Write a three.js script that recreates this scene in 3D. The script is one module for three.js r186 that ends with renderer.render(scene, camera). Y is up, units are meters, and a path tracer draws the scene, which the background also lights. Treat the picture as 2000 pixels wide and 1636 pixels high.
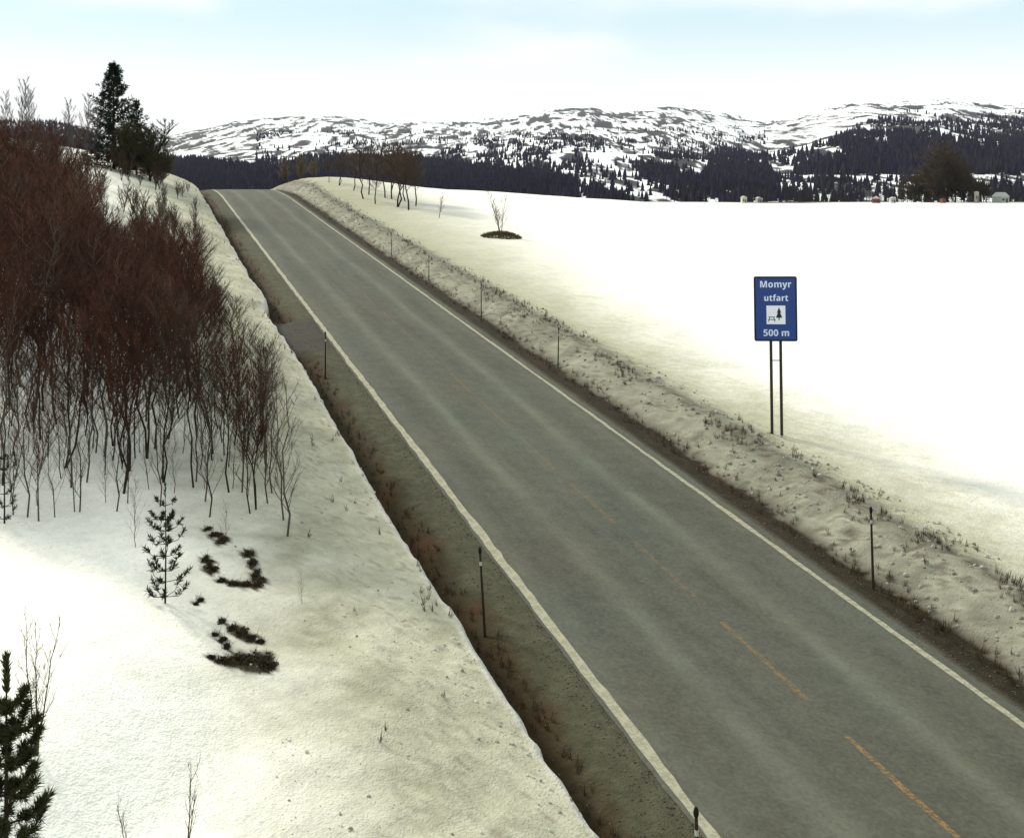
import * as THREE from 'three';

// ------------------------------------------------------------------ camera, sky, sun, exposure
const F = 2200, HOR = 335;                       // focal length and horizon row in photograph pixels (2000 x 1636)
const EYE = 10;                                  // metres above the road's own zero
const scene = new THREE.Scene();
const camera = new THREE.PerspectiveCamera(2 * Math.atan(818 / F) * 180 / Math.PI, 2000 / 1636, 0.5, 30000);
camera.position.set(0, EYE, 0);
camera.lookAt(0, EYE, -100);
camera.setViewOffset(2000, 1636, 0, 818 - HOR, 2000, 1636);
camera.updateProjectionMatrix();

const renderer = new THREE.WebGLRenderer({ antialias: true });
renderer.toneMapping = THREE.LinearToneMapping;
renderer.toneMappingExposure = 1.52;
renderer.shadowMap.enabled = true;

scene.fog = new THREE.FogExp2(new THREE.Color(0.74, 0.82, 1.0), 0.000032);

// ------------------------------------------------------------------ noise and small helpers
const { clamp, lerp } = THREE.MathUtils;
const ss = (a, b, x) => { const t = clamp((x - a) / (b - a), 0, 1); return t * t * (3 - 2 * t); };
function rng(seed) {
  let s = seed | 0;
  return () => { s = (s + 0x6d2b79f5) | 0; let t = Math.imul(s ^ (s >>> 15), 1 | s); t = (t + Math.imul(t ^ (t >>> 7), 61 | t)) ^ t; return ((t ^ (t >>> 14)) >>> 0) / 4294967296; };
}
function hash(ix, iy, k = 0) {
  let h = Math.imul(ix, 374761393) ^ Math.imul(iy, 668265263) ^ Math.imul(k + 11, 1442695041);
  h = Math.imul(h ^ (h >>> 13), 1274126177); h ^= h >>> 16;
  return (h >>> 0) / 4294967296;
}
function vnoise(x, y, k = 0) {
  const ix = Math.floor(x), iy = Math.floor(y), fx = x - ix, fy = y - iy;
  const u = fx * fx * (3 - 2 * fx), v = fy * fy * (3 - 2 * fy);
  return lerp(lerp(hash(ix, iy, k), hash(ix + 1, iy, k), u), lerp(hash(ix, iy + 1, k), hash(ix + 1, iy + 1, k), u), v) * 2 - 1;
}
function fbm(x, y, oct = 4, k = 0) {
  let a = 1, s = 0, n = 0;
  for (let i = 0; i < oct; i++) { s += a * vnoise(x, y, k + i * 17); n += a; a *= 0.5; x = x * 2.03 + 5.1; y = y * 2.03 - 3.7; }
  return s / n;
}
const pw = (pts, x) => {                          // piecewise linear
  if (x <= pts[0][0]) return pts[0][1];
  for (let i = 1; i < pts.length; i++) if (x <= pts[i][0]) return lerp(pts[i - 1][1], pts[i][1], (x - pts[i - 1][0]) / (pts[i][0] - pts[i - 1][0]));
  return pts[pts.length - 1][1];
};

// sky: pale hazy spring sky, whiter at the horizon and round the sun, bluer overhead
const SUN = new THREE.Vector3(-0.63, 0.51, -0.60).normalize();
{
  const W = 1024, H = 512, data = new Float32Array(W * H * 4);
  for (let r = 0; r < H; r++) for (let c = 0; c < W; c++) {
    const up = ((r + 0.5) / H - 0.5) * Math.PI, az = ((c + 0.5) / W - 0.5) * 2 * Math.PI;
    const x = Math.cos(az) * Math.cos(up), z = Math.sin(az) * Math.cos(up), y = Math.sin(up);
    const el = Math.max(0, up) * 180 / Math.PI;
    const t = ss(2.5, 8.5, el), q = ss(7, 55, el);
    const col = [lerp(0.74, 0.46, t), lerp(0.75, 0.60, t), lerp(0.74, 0.64, t)];
    const zen = [0.60, 0.64, 0.64];
    const k = 1 / (y + 0.12), cl = ss(0.0, 0.5, fbm(x * k * 0.9 + 3, z * k * 0.9, 5, 91)) * 0.8;
    const cs = Math.max(0, x * SUN.x + y * SUN.y + z * SUN.z), glow = 0.2 * Math.pow(cs, 8) + 0.8 * Math.pow(cs, 50);
    for (let i = 0; i < 3; i++) {
      let v = lerp(col[i], zen[i], q);
      v = lerp(v, 0.72, cl * (1 - 0.5 * q)) + glow * [1, 0.97, 0.9][i];
      if (y <= 0) v = [0.62, 0.63, 0.62][i];
      data[(r * W + c) * 4 + i] = v;
    }
    data[(r * W + c) * 4 + 3] = 1;
  }
  const sky = new THREE.DataTexture(data, W, H, THREE.RGBAFormat, THREE.FloatType);
  sky.mapping = THREE.EquirectangularReflectionMapping; sky.magFilter = THREE.LinearFilter; sky.needsUpdate = true;
  scene.background = sky; scene.environment = sky;
}
const sun = new THREE.DirectionalLight(new THREE.Color(1.0, 0.93, 0.78), 2.7);
sun.name = 'sun';
sun.position.copy(SUN).multiplyScalar(160).add(new THREE.Vector3(-5, 0, -55));
sun.target.position.set(-5, 0, -55);
sun.castShadow = true; sun.shadow.radius = 16; sun.shadow.mapSize.set(4096, 4096);
Object.assign(sun.shadow.camera, { left: -110, right: 110, top: 110, bottom: -110, near: 1, far: 400 });
scene.add(sun, sun.target);

// ------------------------------------------------------------------ naming
const used = new Map();
function numbered(name) { const n = used.get(name) ?? 0; used.set(name, n + 1); return n ? name + '_' + String(n).padStart(3, '0') : name; }
function shadowed(o) { o.traverse((m) => { if (m.isMesh) { m.castShadow = true; m.receiveShadow = true; } }); return o; }
function thing(name, label, category, pos = [0, 0, 0], turn = 0, group) {
  const o = new THREE.Group(); o.name = numbered(name); o.position.set(...pos); o.rotation.y = turn;
  o.userData = { label, category }; if (group) o.userData.group = group;
  scene.add(o); return o;
}
function part(name, geo, mat, parent, extra) {
  const m = new THREE.Mesh(geo, mat); m.name = name; m.castShadow = m.receiveShadow = true;
  if (extra) m.userData = extra;
  parent.add(m); return m;
}
function struct(name, geo, mat, kind = 'structure') {
  const m = new THREE.Mesh(geo, mat); m.name = numbered(name); m.castShadow = m.receiveShadow = true; m.userData = { kind };
  scene.add(m); return m;
}
function copyOf(root, label, pos, turn = 0, scale = 1, group, stem) {
  const c = root.clone(); c.name = numbered(stem ?? root.userData.stem); scene.add(c);
  c.userData = { label, category: root.userData.category }; if (group) c.userData.group = group;
  c.position.set(...pos); c.rotation.y = turn; if (Array.isArray(scale)) c.scale.set(...scale); else c.scale.setScalar(scale);
  return c;
}

// ------------------------------------------------------------------ geometry builder
const V = (x, y, z) => new THREE.Vector3(x, y, z);
class GB {
  constructor(color = false) { this.p = []; this.i = []; this.c = color ? [] : null; }
  v(x, y, z, c) { this.p.push(x, y, z); if (this.c) this.c.push(...(c ?? [1, 1, 1])); return this.p.length / 3 - 1; }
  tri(a, b, c) { this.i.push(a, b, c); }
  // tapered tube along points with radii, closed at its end
  tube(pts, radii, n = 5, c) {
    const rings = [], t = V(), u = V(), w = V();
    for (let k = 0; k < pts.length; k++) {
      t.subVectors(pts[Math.min(k + 1, pts.length - 1)], pts[Math.max(k - 1, 0)]).normalize();
      if (k === 0) { u.set(Math.abs(t.y) > 0.9 ? 1 : 0, Math.abs(t.y) > 0.9 ? 0 : 1, 0); }
      u.addScaledVector(t, -u.dot(t)).normalize(); w.crossVectors(t, u);
      const ring = [];
      for (let j = 0; j < n; j++) {
        const a = j / n * 2 * Math.PI, ca = Math.cos(a) * radii[k], sa = Math.sin(a) * radii[k];
        ring.push(this.v(pts[k].x + u.x * ca + w.x * sa, pts[k].y + u.y * ca + w.y * sa, pts[k].z + u.z * ca + w.z * sa, c));
      }
      rings.push(ring);
    }
    for (let k = 0; k + 1 < rings.length; k++) for (let j = 0; j < n; j++) {
      const a = rings[k][j], b = rings[k][(j + 1) % n], d = rings[k + 1][j], e = rings[k + 1][(j + 1) % n];
      this.tri(a, b, d); this.tri(b, e, d);
    }
    const last = rings[rings.length - 1];
    for (let j = 1; j + 1 < n; j++) this.tri(last[0], last[j], last[j + 1]);
  }
  // thin three-sided twig
  twig(a, b, r, c) {
    const t = V().subVectors(b, a).normalize(), u = V(t.y, t.z, t.x); u.addScaledVector(t, -u.dot(t)).normalize();
    const w = V().crossVectors(t, u), s = [];
    for (let j = 0; j < 3; j++) { const q = j * 2.0944; s.push(this.v(a.x + (u.x * Math.cos(q) + w.x * Math.sin(q)) * r, a.y + (u.y * Math.cos(q) + w.y * Math.sin(q)) * r, a.z + (u.z * Math.cos(q) + w.z * Math.sin(q)) * r, c)); }
    const e = this.v(b.x, b.y, b.z, c);
    this.tri(s[0], s[1], e); this.tri(s[1], s[2], e); this.tri(s[2], s[0], e);
  }
  // flat pointed blade
  blade(a, b, w, side, c) {
    const m = V().lerpVectors(a, b, 0.45);
    const i0 = this.v(a.x, a.y, a.z, c), i1 = this.v(m.x + side.x * w, m.y + side.y * w, m.z + side.z * w, c), i2 = this.v(m.x - side.x * w, m.y - side.y * w, m.z - side.z * w, c), i3 = this.v(b.x, b.y, b.z, c);
    this.tri(i0, i1, i2); this.tri(i1, i3, i2);
  }
  geo(flat = false) {
    let g = new THREE.BufferGeometry();
    g.setAttribute('position', new THREE.Float32BufferAttribute(this.p, 3));
    if (this.c) g.setAttribute('color', new THREE.Float32BufferAttribute(this.c, 3));
    g.setIndex(this.i);
    if (flat) g = g.toNonIndexed();
    g.computeVertexNormals();
    return g;
  }
}

// ------------------------------------------------------------------ terrain (x right, d = distance ahead of the camera's mast, z = -d)
const roadX = (d) => 10.91 - 0.329 * d;
const SLOPE = 0.0714, CREST0 = 105, KCREST = 0.004, DMAX = 145;
function roadY(d) {
  if (d < CREST0) return -0.1 + SLOPE * d;
  const r0 = -0.1 + SLOPE * CREST0, e = Math.min(d, DMAX) - CREST0;
  let y = r0 + SLOPE * e - KCREST * e * e / 2;
  if (d > DMAX) y += (SLOPE - KCREST * (DMAX - CREST0)) * (d - DMAX);
  return y;
}
const holdY = (d) => { const y = roadY(Math.min(d, 122)); return d > 122 ? y - 0.012 * (d - 122) : y; };
const sOf = (x, d) => (x - roadX(d)) / 1.0528;
const xOf = (s, d) => roadX(d) + s * 1.0528;
const crossing = (d) => ss(43.6, 44.6, d) * (1 - ss(49.5, 50.5, d));      // a filled side access over the ditch
const lipOf = (d) => 0.24 * (1 - ss(15, 27, d)) + 0.08 * fbm(d * 0.5, 3, 3, 5) + 0.03 * vnoise(d * 3, 8, 6) + 0.16 * ss(49.5, 52, d) * (1 - ss(52, 57, d)) - 0.10 * crossing(d);
function leftProfile(s, d) {
  const lo = -5.0 + lipOf(d), cr = crossing(d);
  const dip = -0.52 * (1 - 0.8 * cr);
  if (s > -3.9) return pw([[-3.9, -0.12], [-3.25, -0.03]], s);
  if (s > lo + 0.12) return pw([[lo + 0.12, dip], [-4.35, -0.36 * (1 - 0.6 * cr)], [-3.9, -0.12]], s);
  const top = 0.62 - 0.12 * cr + 0.03 * vnoise(d * 2.2, 2, 4);
  if (s > lo - 0.12) return lerp(dip, top, ss(lo + 0.12, lo - 0.12, s));
  const rise = ss(28, 92, d), end = lerp(1.15, 3.6, rise);
  let h = s > -13 ? lerp(top, end, Math.pow((lo - 0.12 - s) / (lo - 0.12 + 13), 0.85)) : end + (-13 - s) * lerp(0.05, 0.17, rise) * (s < -36 ? 0 : 1) + (s < -36 ? 23 * lerp(0.05, 0.17, rise) : 0);
  return h;
}
function rightProfile(s, d) {
  const j = 0.18 * fbm(d * 0.6, 9, 3, 7);
  if (s < 4.2 + j) return pw([[3.25, -0.03], [3.7, -0.1], [4.2 + j, -0.14]], s);
  return pw([[4.2 + j, -0.14], [4.4 + j, 0.02], [4.9 + j, 0.3], [5.5 + j, 0.52], [6.0 + j, 0.5], [6.8, 0.4], [8.5, 0.4]], s);
}
const PLAIN = 0.5;
function groundY(x, d) {
  const s = sOf(x, d);
  if (s > -3.08 && s < 3.2) return roadY(d) - 0.09;
  let y;
  if (s < 0) {
    const base = lerp(roadY(d), holdY(d), ss(-5.6, -11, s));
    y = base + leftProfile(s, d);
    const off = ss(-5.2, -7, s);
    y += off * (0.10 * fbm(x * 0.45, d * 0.45, 3, 21) + 0.25 * fbm(x * 0.12, d * 0.12, 2, 22) * ss(-7, -12, s));
    // clean snow mound nearest the mast, with a sharp brow on its far side
    const mx = (x + 11.5) / 7.0, md = (d - 15.8) / 5.6, r = Math.hypot(mx, md);
    y += 0.55 * (1 - ss(0.72, 1.12, r));
    y -= 0.018 * Math.max(0, d - 165) * ss(165, 260, d) * 3;
    y = Math.max(y, PLAIN - 8);
  } else {
    const rp = rightProfile(s, d);
    const wide = ss(6, 122, s);
    let near = Math.max(roadY(d) + 0, PLAIN) ;
    near += rp;
    near += 1.0 * Math.exp(-Math.pow((s - 9) / 7, 2) - Math.pow((d - 120) / 16, 2)) * ss(4.4, 7, s);
    y = lerp(near, Math.min(near, PLAIN + 0.02 * Math.max(0, 40 - d)), wide);
    const fieldN = ss(5.5, 9, s);
    y += fieldN * (0.08 * fbm(x * 0.5, d * 0.5, 3, 31) + 0.16 * fbm(x * 0.07, d * 0.07, 3, 32));
    y -= 7 * ss(348, 430, d);
  }
  // lumps of ploughed snow
  const lump = ss(-5.0, -5.4, s) * (1 - ss(-6.6, -9.5, s)) * 0.6 + ss(4.35, 4.7, s) * (1 - ss(6.2, 7.4, s));
  if (lump > 0) y += lump * (0.07 * fbm(x * 2.6, d * 2.6, 3, 41) + 0.05 * Math.abs(vnoise(x * 1.3, d * 1.3, 42)));
  return y;
}
const fromPixelRay = (u, v) => [(u - 1000) / F, (HOR - v) / F];     // direction per metre ahead
function hit(u, v, d0 = 10, d1 = 400) {                                // where a sight line meets the ground
  const [a, b] = fromPixelRay(u, v);
  let prev = d0;
  for (let d = d0; d < d1; d += 0.1) {
    if (EYE + b * d < groundY(a * d, d)) {
      let lo = prev, hi = d;
      for (let k = 0; k < 12; k++) { const m = (lo + hi) / 2; if (EYE + b * m < groundY(a * m, m)) hi = m; else lo = m; }
      return { x: a * hi, d: hi, y: groundY(a * hi, hi), m: hi / F };   // m = metres per photograph pixel there
    }
    prev = d;
  }
  return { x: a * d1, d: d1, y: groundY(a * d1, d1), m: d1 / F };
}
const at = (x, d, sink = 0) => [x, groundY(x, d) - sink, -d];

// ------------------------------------------------------------------ grain textures
function dataTex(n, f, srgb = false, m = n) {
  const a = new Uint8Array(n * m * 4);
  for (let y = 0; y < m; y++) for (let x = 0; x < n; x++) { const c = f(x / n, y / m, x, y); for (let k = 0; k < 3; k++) a[(y * n + x) * 4 + k] = clamp(c[k] * 255, 0, 255); a[(y * n + x) * 4 + 3] = 255; }
  const t = new THREE.DataTexture(a, n, m); t.wrapS = t.wrapT = THREE.RepeatWrapping; t.magFilter = THREE.LinearFilter; t.generateMipmaps = true; t.minFilter = THREE.LinearMipmapLinearFilter;
  if (srgb) t.colorSpace = THREE.SRGBColorSpace; t.needsUpdate = true; return t;
}
function tileNoise(u, v, f, k) {                  // periodic value noise
  const x = u * f, y = v * f, ix = Math.floor(x), iy = Math.floor(y), fx = x - ix, fy = y - iy, g = (a, b) => hash(((a % f) + f) % f, ((b % f) + f) % f, k);
  const s = fx * fx * (3 - 2 * fx), t = fy * fy * (3 - 2 * fy);
  return lerp(lerp(g(ix, iy), g(ix + 1, iy), s), lerp(g(ix, iy + 1), g(ix + 1, iy + 1), s), t) * 2 - 1;
}
const grainAt = (u, v) => 0.45 * tileNoise(u, v, 16, 1) + 0.3 * tileNoise(u, v, 48, 2) + 0.35 * tileNoise(u, v, 140, 3);
const snowBump = dataTex(512, (u, v) => { const g = 0.5 + 0.4 * grainAt(u, v); return [g, g, g]; });
const snowMap = dataTex(512, (u, v) => { const q = grainAt(u, v), k = tileNoise(u, v, 64, 9), g = 0.95 + 0.13 * q - 0.22 * ss(0.5, 0.95, k * 0.8 + q * 0.5); return [g, g * 0.995, g * 0.98]; });

const M = {};
M.ground = new THREE.MeshPhysicalMaterial({ specularIntensity: 0.22, vertexColors: true, map: snowMap, bumpMap: snowBump, bumpScale: 0.03, roughness: 0.92 });

// ------------------------------------------------------------------ ground: one sheet from behind the mast to the far side of the field
const HEATH = [];                                  // bare earth under the heather patches: x, d, half width, half depth
const CLEAN = [0.88, 0.872, 0.79];
const HEATHER = [
  ['slanting black heather streak at the top of the upper heather patch', [[406, 1034, 10, 6], [420, 1044, 15, 9], [434, 1056, 13, 10]], 601],
  ['short green brown heather tuft nearest the small pine', [[400, 1092, 8, 8], [408, 1104, 10, 10], [417, 1114, 9, 8]], 602],
  ['hook shaped heather patch round a snow hump beside the small pine', [[484, 1082, 14, 8], [492, 1100, 11, 10], [500, 1122, 10, 10], [506, 1140, 13, 12], [480, 1142, 14, 7], [455, 1140, 14, 6], [432, 1134, 12, 4]], 603],
  ['ragged dark heather streak above the large lower heather patch', [[432, 1214, 8, 5], [454, 1228, 13, 7], [472, 1236, 14, 9], [492, 1246, 14, 8], [508, 1254, 10, 4]], 604],
  ['narrow heather strip at the uphill tip of the large lower patch', [[420, 1240, 8, 5], [434, 1250, 9, 6], [443, 1262, 8, 8]], 605],
  ['largest heather patch, grey brown, lowest on the snow slope', [[462, 1288, 20, 15], [490, 1290, 22, 17], [516, 1292, 20, 18], [531, 1302, 12, 9], [435, 1290, 18, 8], [413, 1284, 9, 4]], 606],
  ['few brown sprigs beside the foot of the small pine', [[392, 1172, 7, 4], [382, 1180, 4, 3]], 607],
];
for (const [, blobs] of HEATHER) for (const [u, v, ru, rv] of blobs) { const p = hit(u, v); HEATH.push([p.x, p.d, ru * p.m, rv * p.m * 2.9]); }
function mix3(a, b, t) { return [lerp(a[0], b[0], t), lerp(a[1], b[1], t), lerp(a[2], b[2], t)]; }
function groundColor(x, d, s) {
  const n1 = fbm(x * 0.9, d * 0.9, 4, 51), n2 = fbm(x * 5, d * 5, 2, 52), n3 = vnoise(x * 11, d * 11, 53);
  let c = CLEAN;
  if (s < 0) {
    const lo = -5.0 + lipOf(d), cr = crossing(d);
    if (s > lo) {                                  // ditch and shoulder
      const grass = mix3([0.050, 0.035, 0.015], [0.026, 0.019, 0.008], 0.5 + 0.5 * n2 + 0.2 * n3);
      const rusty = mix3(grass, [0.066, 0.032, 0.014], ss(0.1, 0.6, n1) * 0.7);
      const gravel = mix3([0.080, 0.080, 0.050], [0.052, 0.052, 0.031], 0.5 + 0.6 * n2 + 0.3 * n3);
      c = mix3(rusty, gravel, ss(-4.25 + 0.22 * n1 + 0.1 * n2, -3.65 + 0.25 * n1 + 0.1 * n2, s));
      c = mix3(c, mix3([0.062, 0.058, 0.046], [0.04, 0.037, 0.03], 0.5 + 0.5 * n2), cr);
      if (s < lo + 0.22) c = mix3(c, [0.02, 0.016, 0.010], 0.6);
    } else {                                       // ploughed, salted snow fading to clean
      const e = lo - s, dirty = 1 - ss(1.6, lerp(5.6, 9.5, ss(20, 60, d)), e + 1.1 * n1);
      const grey = mix3([0.29, 0.288, 0.20], [0.48, 0.47, 0.355], 0.5 + 0.6 * n1 + 0.55 * n2);
      c = mix3(CLEAN, grey, Math.pow(dirty, 0.7) * 0.95);
      const speck = ss(0.25, 0.7, n3 * 0.6 + n2 * 0.7) * ss(4.2, 0.4, e);
      c = mix3(c, [0.16, 0.14, 0.10], 0.62 * speck);
      if (d > 15 && d < 27 && s < -7) for (const [hx, hd, hw, hh] of HEATH) {
        const q = Math.hypot((x - hx) / hw, (d - hd) / hh); if (q < 1.3) c = mix3(c, mix3([0.024, 0.019, 0.011], [0.055, 0.044, 0.025], 0.5 + 0.9 * n3), ss(1.12, 0.85, q + 0.25 * n2));
      }
      if (e < 0.28) c = mix3(c, [0.66, 0.64, 0.58], 0.8 * ss(0.28, 0.1, e));
    }
  } else {
    const j = 0.18 * fbm(d * 0.6, 9, 3, 7), b = 4.22 + j + 0.08 * n2;
    if (s < b) {
      c = mix3([0.036, 0.028, 0.016], [0.018, 0.014, 0.008], 0.5 + 0.6 * n2 + 0.3 * n3);
      c = mix3(c, [0.055, 0.027, 0.018], ss(0.2, 0.6, n1) * 0.5);
      c = mix3(mix3([0.09, 0.086, 0.062], [0.06, 0.056, 0.04], 0.5 + 0.5 * n3), c, ss(3.32, 3.55 + 0.1 * n1, s));
    } else {
      const e = s - b;
      const berm = mix3([0.15, 0.147, 0.112], [0.35, 0.345, 0.27], 0.5 + 0.7 * n1 + 0.55 * n2);
      const soil = mix3([0.075, 0.06, 0.038], [0.04, 0.03, 0.019], 0.5 + 0.5 * n3);
      c = mix3(berm, soil, ss(0.02, 0.5, n2 * 0.6 + n3 * 0.35 + n1 * 0.3 - 0.05) * 0.68);
      const band = Math.exp(-Math.pow((e - 1.35 - 0.3 * n1) / 0.35, 2)) * ss(-0.35, 0.35, n2 + n1 * 0.5);
      c = mix3(c, soil, 0.75 * band);
      const edge = Math.exp(-Math.pow(e / 0.16, 2)); c = mix3(c, [0.05, 0.038, 0.028], 0.7 * edge);
      const field = mix3([0.38, 0.37, 0.265], CLEAN, ss(0.0, lerp(5.5, 14, ss(35, 95, d)), e - 1.6 + 0.8 * n1 + 0.7 * n2 + 0.2 * n3));
      c = mix3(c, field, ss(1.5, 2.3, e + 0.35 * n2 + 0.25 * n1));
    }
    if (d > 338 && d < 352) { const a = x / d; c = mix3(c, [0.09, 0.07, 0.045], ss(339, 341, d) * ss(0.195, 0.21, a) * (1 - ss(0.27, 0.285, a))); }
  }
  return c;
}
{
  const S = [];
  for (let s = -6.6; s > -420; ) { S.push(s); s -= s > -13 ? 0.11 : 0.11 * Math.pow(1.085, Math.max(0, (S.length - 58))); }
  S.reverse();
  for (let s = -6.5; s < -3.2; s += 0.085) S.push(s);
  S.push(-3.19, -3.13, -3.09, -3.06, 3.1, 3.19);
  for (let s = 3.27; s < 7.5; s += 0.085) S.push(s);
  for (let s = 7.5, st = 0.12; s < 420; ) { S.push(s); s += st; st *= 1.075; }
  const D = [];
  for (let d = -60; d < 11; d += d < 5 ? 5 : 1) D.push(d);
  for (let d = 11; d < 445; d += Math.max(0.12, d * 0.0058)) D.push(d);
  const nS = S.length, nD = D.length, pos = new Float32Array(nS * nD * 3), col = new Float32Array(nS * nD * 3), uv = new Float32Array(nS * nD * 2), idx = new Uint32Array((nS - 1) * (nD - 1) * 6);
  let k = 0;
  for (let j = 0; j < nD; j++) for (let i = 0; i < nS; i++) {
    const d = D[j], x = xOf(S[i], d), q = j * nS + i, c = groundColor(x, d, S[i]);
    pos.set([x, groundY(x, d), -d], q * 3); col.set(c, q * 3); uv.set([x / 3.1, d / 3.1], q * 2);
    if (i + 1 < nS && j + 1 < nD) { idx.set([q, q + 1, q + nS, q + 1, q + nS + 1, q + nS], k); k += 6; }
  }
  const g = new THREE.BufferGeometry();
  g.setAttribute('position', new THREE.BufferAttribute(pos, 3)); g.setAttribute('color', new THREE.BufferAttribute(col, 3)); g.setAttribute('uv', new THREE.BufferAttribute(uv, 2));
  g.setIndex(new THREE.BufferAttribute(idx, 1)); g.computeVertexNormals();
  struct('ground', g, M.ground);
}

// ------------------------------------------------------------------ road: worn asphalt, edge lines, yellow warning line
const ROAD_LEN = 40;
{
  const W = 512, H = 2048;
  const f = (u, v) => {
    const s = (u - 0.5) * 6.6;
    const nz = (fs, ft, k) => { const x = u * fs, y = v * ft, ix = Math.floor(x), iy = Math.floor(y), fx = x - ix, fy = y - iy, g = (a, b) => hash(a, ((b % ft) + ft) % ft, k), p = fx * fx * (3 - 2 * fx), q = fy * fy * (3 - 2 * fy); return lerp(lerp(g(ix, iy), g(ix + 1, iy), p), lerp(g(ix, iy + 1), g(ix + 1, iy + 1), p), q) * 2 - 1; };
    const wob = 0.10 * nz(1, 6, 61);
    let b = 0.083 + 0.007 * nz(8, 12, 62) + 0.007 * nz(26, 120, 63) + 0.010 * nz(120, 700, 64) + 0.013 * nz(250, 1400, 65) + 0.005 * nz(40, 10, 66);
    const streak = (c, w, a) => a * Math.exp(-Math.pow((s - c - wob) / w, 2)) * (0.8 + 0.35 * nz(20, 30, 67));
    b += streak(-1.32, 0.22, 0.036) + streak(1.3, 0.2, 0.036) + streak(-2.75, 0.25, 0.012) + streak(2.75, 0.2, 0.01);
    b -= streak(-2.1, 0.3, 0.009) + streak(-0.6, 0.3, 0.008) + streak(0.62, 0.28, 0.008) + streak(2.05, 0.3, 0.009);
    const gr = 0.5 + 0.5 * nz(6, 14, 68), lin = (x) => Math.pow(x, 1 / 2.2);
    return [lin(b * lerp(0.96, 1.01, gr)), lin(b * lerp(1.04, 1.01, gr)), lin(b * lerp(0.80, 0.74, gr))];
  };
  const map = dataTex(W, f, true, H);
  map.wrapS = THREE.ClampToEdgeWrapping;
  const bump = dataTex(512, (u, v) => { const g = 0.5 + 0.5 * (0.5 * tileNoise(u, v, 128, 71) + 0.5 * tileNoise(u, v, 256, 72)); return [g, g, g]; }); bump.repeat.set(3, 18);
  M.asphalt = new THREE.MeshPhysicalMaterial({ specularIntensity: 0.22, map, bumpMap: bump, bumpScale: 0.004, roughness: 0.85 });
}
function ribbon(s0, s1, d0, d1, step, lift, nAcross = 1, ragged = 0, k = 0) {
  const p = [], uv = [], id = [], n = Math.max(1, Math.round((d1 - d0) / step));
  for (let j = 0; j <= n; j++) for (let i = 0; i <= nAcross; i++) {
    const d = lerp(d0, d1, j / n), edge = i === 0 || i === nAcross ? ragged * vnoise(d * 3, i * 7, k) + ragged * 0.8 * vnoise(d * 0.6, i * 7, k + 3) : 0, s = lerp(s0, s1, i / nAcross) + edge, x = xOf(s, d);
    p.push(x, roadY(d) + lift - 0.02 * s * s / 10, -d); uv.push((s + 3.3) / 6.6, d * 1.0528 / ROAD_LEN);
    if (i < nAcross && j < n) { const q = j * (nAcross + 1) + i; id.push(q, q + 1, q + nAcross + 1, q + 1, q + nAcross + 2, q + nAcross + 1); }
  }
  const g = new THREE.BufferGeometry(); g.setAttribute('position', new THREE.Float32BufferAttribute(p, 3)); g.setAttribute('uv', new THREE.Float32BufferAttribute(uv, 2)); g.setIndex(id); g.computeVertexNormals(); return g;
}
const road = struct('road', ribbon(-3.15, 3.27, -40, 150, 0.35, 0, 12, 0.02, 77), M.asphalt);
{
  // worn paint: alpha eaten away by noise
  const wear = (k, lo, hi, tone) => {
    const alpha = dataTex(256, (u, v) => { const n = 0.6 * tileNoise(u, v, 24, k) + 0.4 * tileNoise(u, v, 90, k + 1) + 0.3 * tileNoise(u, v, 6, k + 2); const a = lo + (hi - lo) * ss(-0.45, 0.35, n); return [a, a, a]; });
    alpha.repeat.set(7, 42);
    return new THREE.MeshStandardMaterial({ color: new THREE.Color().setRGB(...tone), alphaMap: alpha, transparent: true, roughness: 0.8 });
  };
  M.edgePaint = wear(81, 0.7, 0.95, [0.33, 0.32, 0.22]);
  M.edgePaintThin = wear(84, 0.6, 0.92, [0.34, 0.33, 0.23]);
  const yellow = [wear(87, 0.15, 0.6, [0.34, 0.20, 0.06]), wear(90, 0.06, 0.36, [0.33, 0.20, 0.07]), wear(93, 0.0, 0.18, [0.42, 0.22, 0.08])];
  part('edge_line', ribbon(-3.08, -2.90, -38, 148, 0.3, 0.005, 2, 0.022, 101), M.edgePaint, road);
  part('edge_line', ribbon(2.95, 3.07, -38, 148, 0.3, 0.005, 2, 0.015, 111), M.edgePaintThin, road);
  let n = 0;
  for (let d = 14.9 - 0.0; d < 125; d += 3.8 + 0, n++) {
    const m = n < 1 ? yellow[0] : n < 2 ? yellow[1] : yellow[2];
    part('centre_dash', ribbon(0.08, 0.18, d, d + 2.75, 0.25, 0.0045, 1, 0.012, 120 + n), m, road);
  }
}

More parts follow.
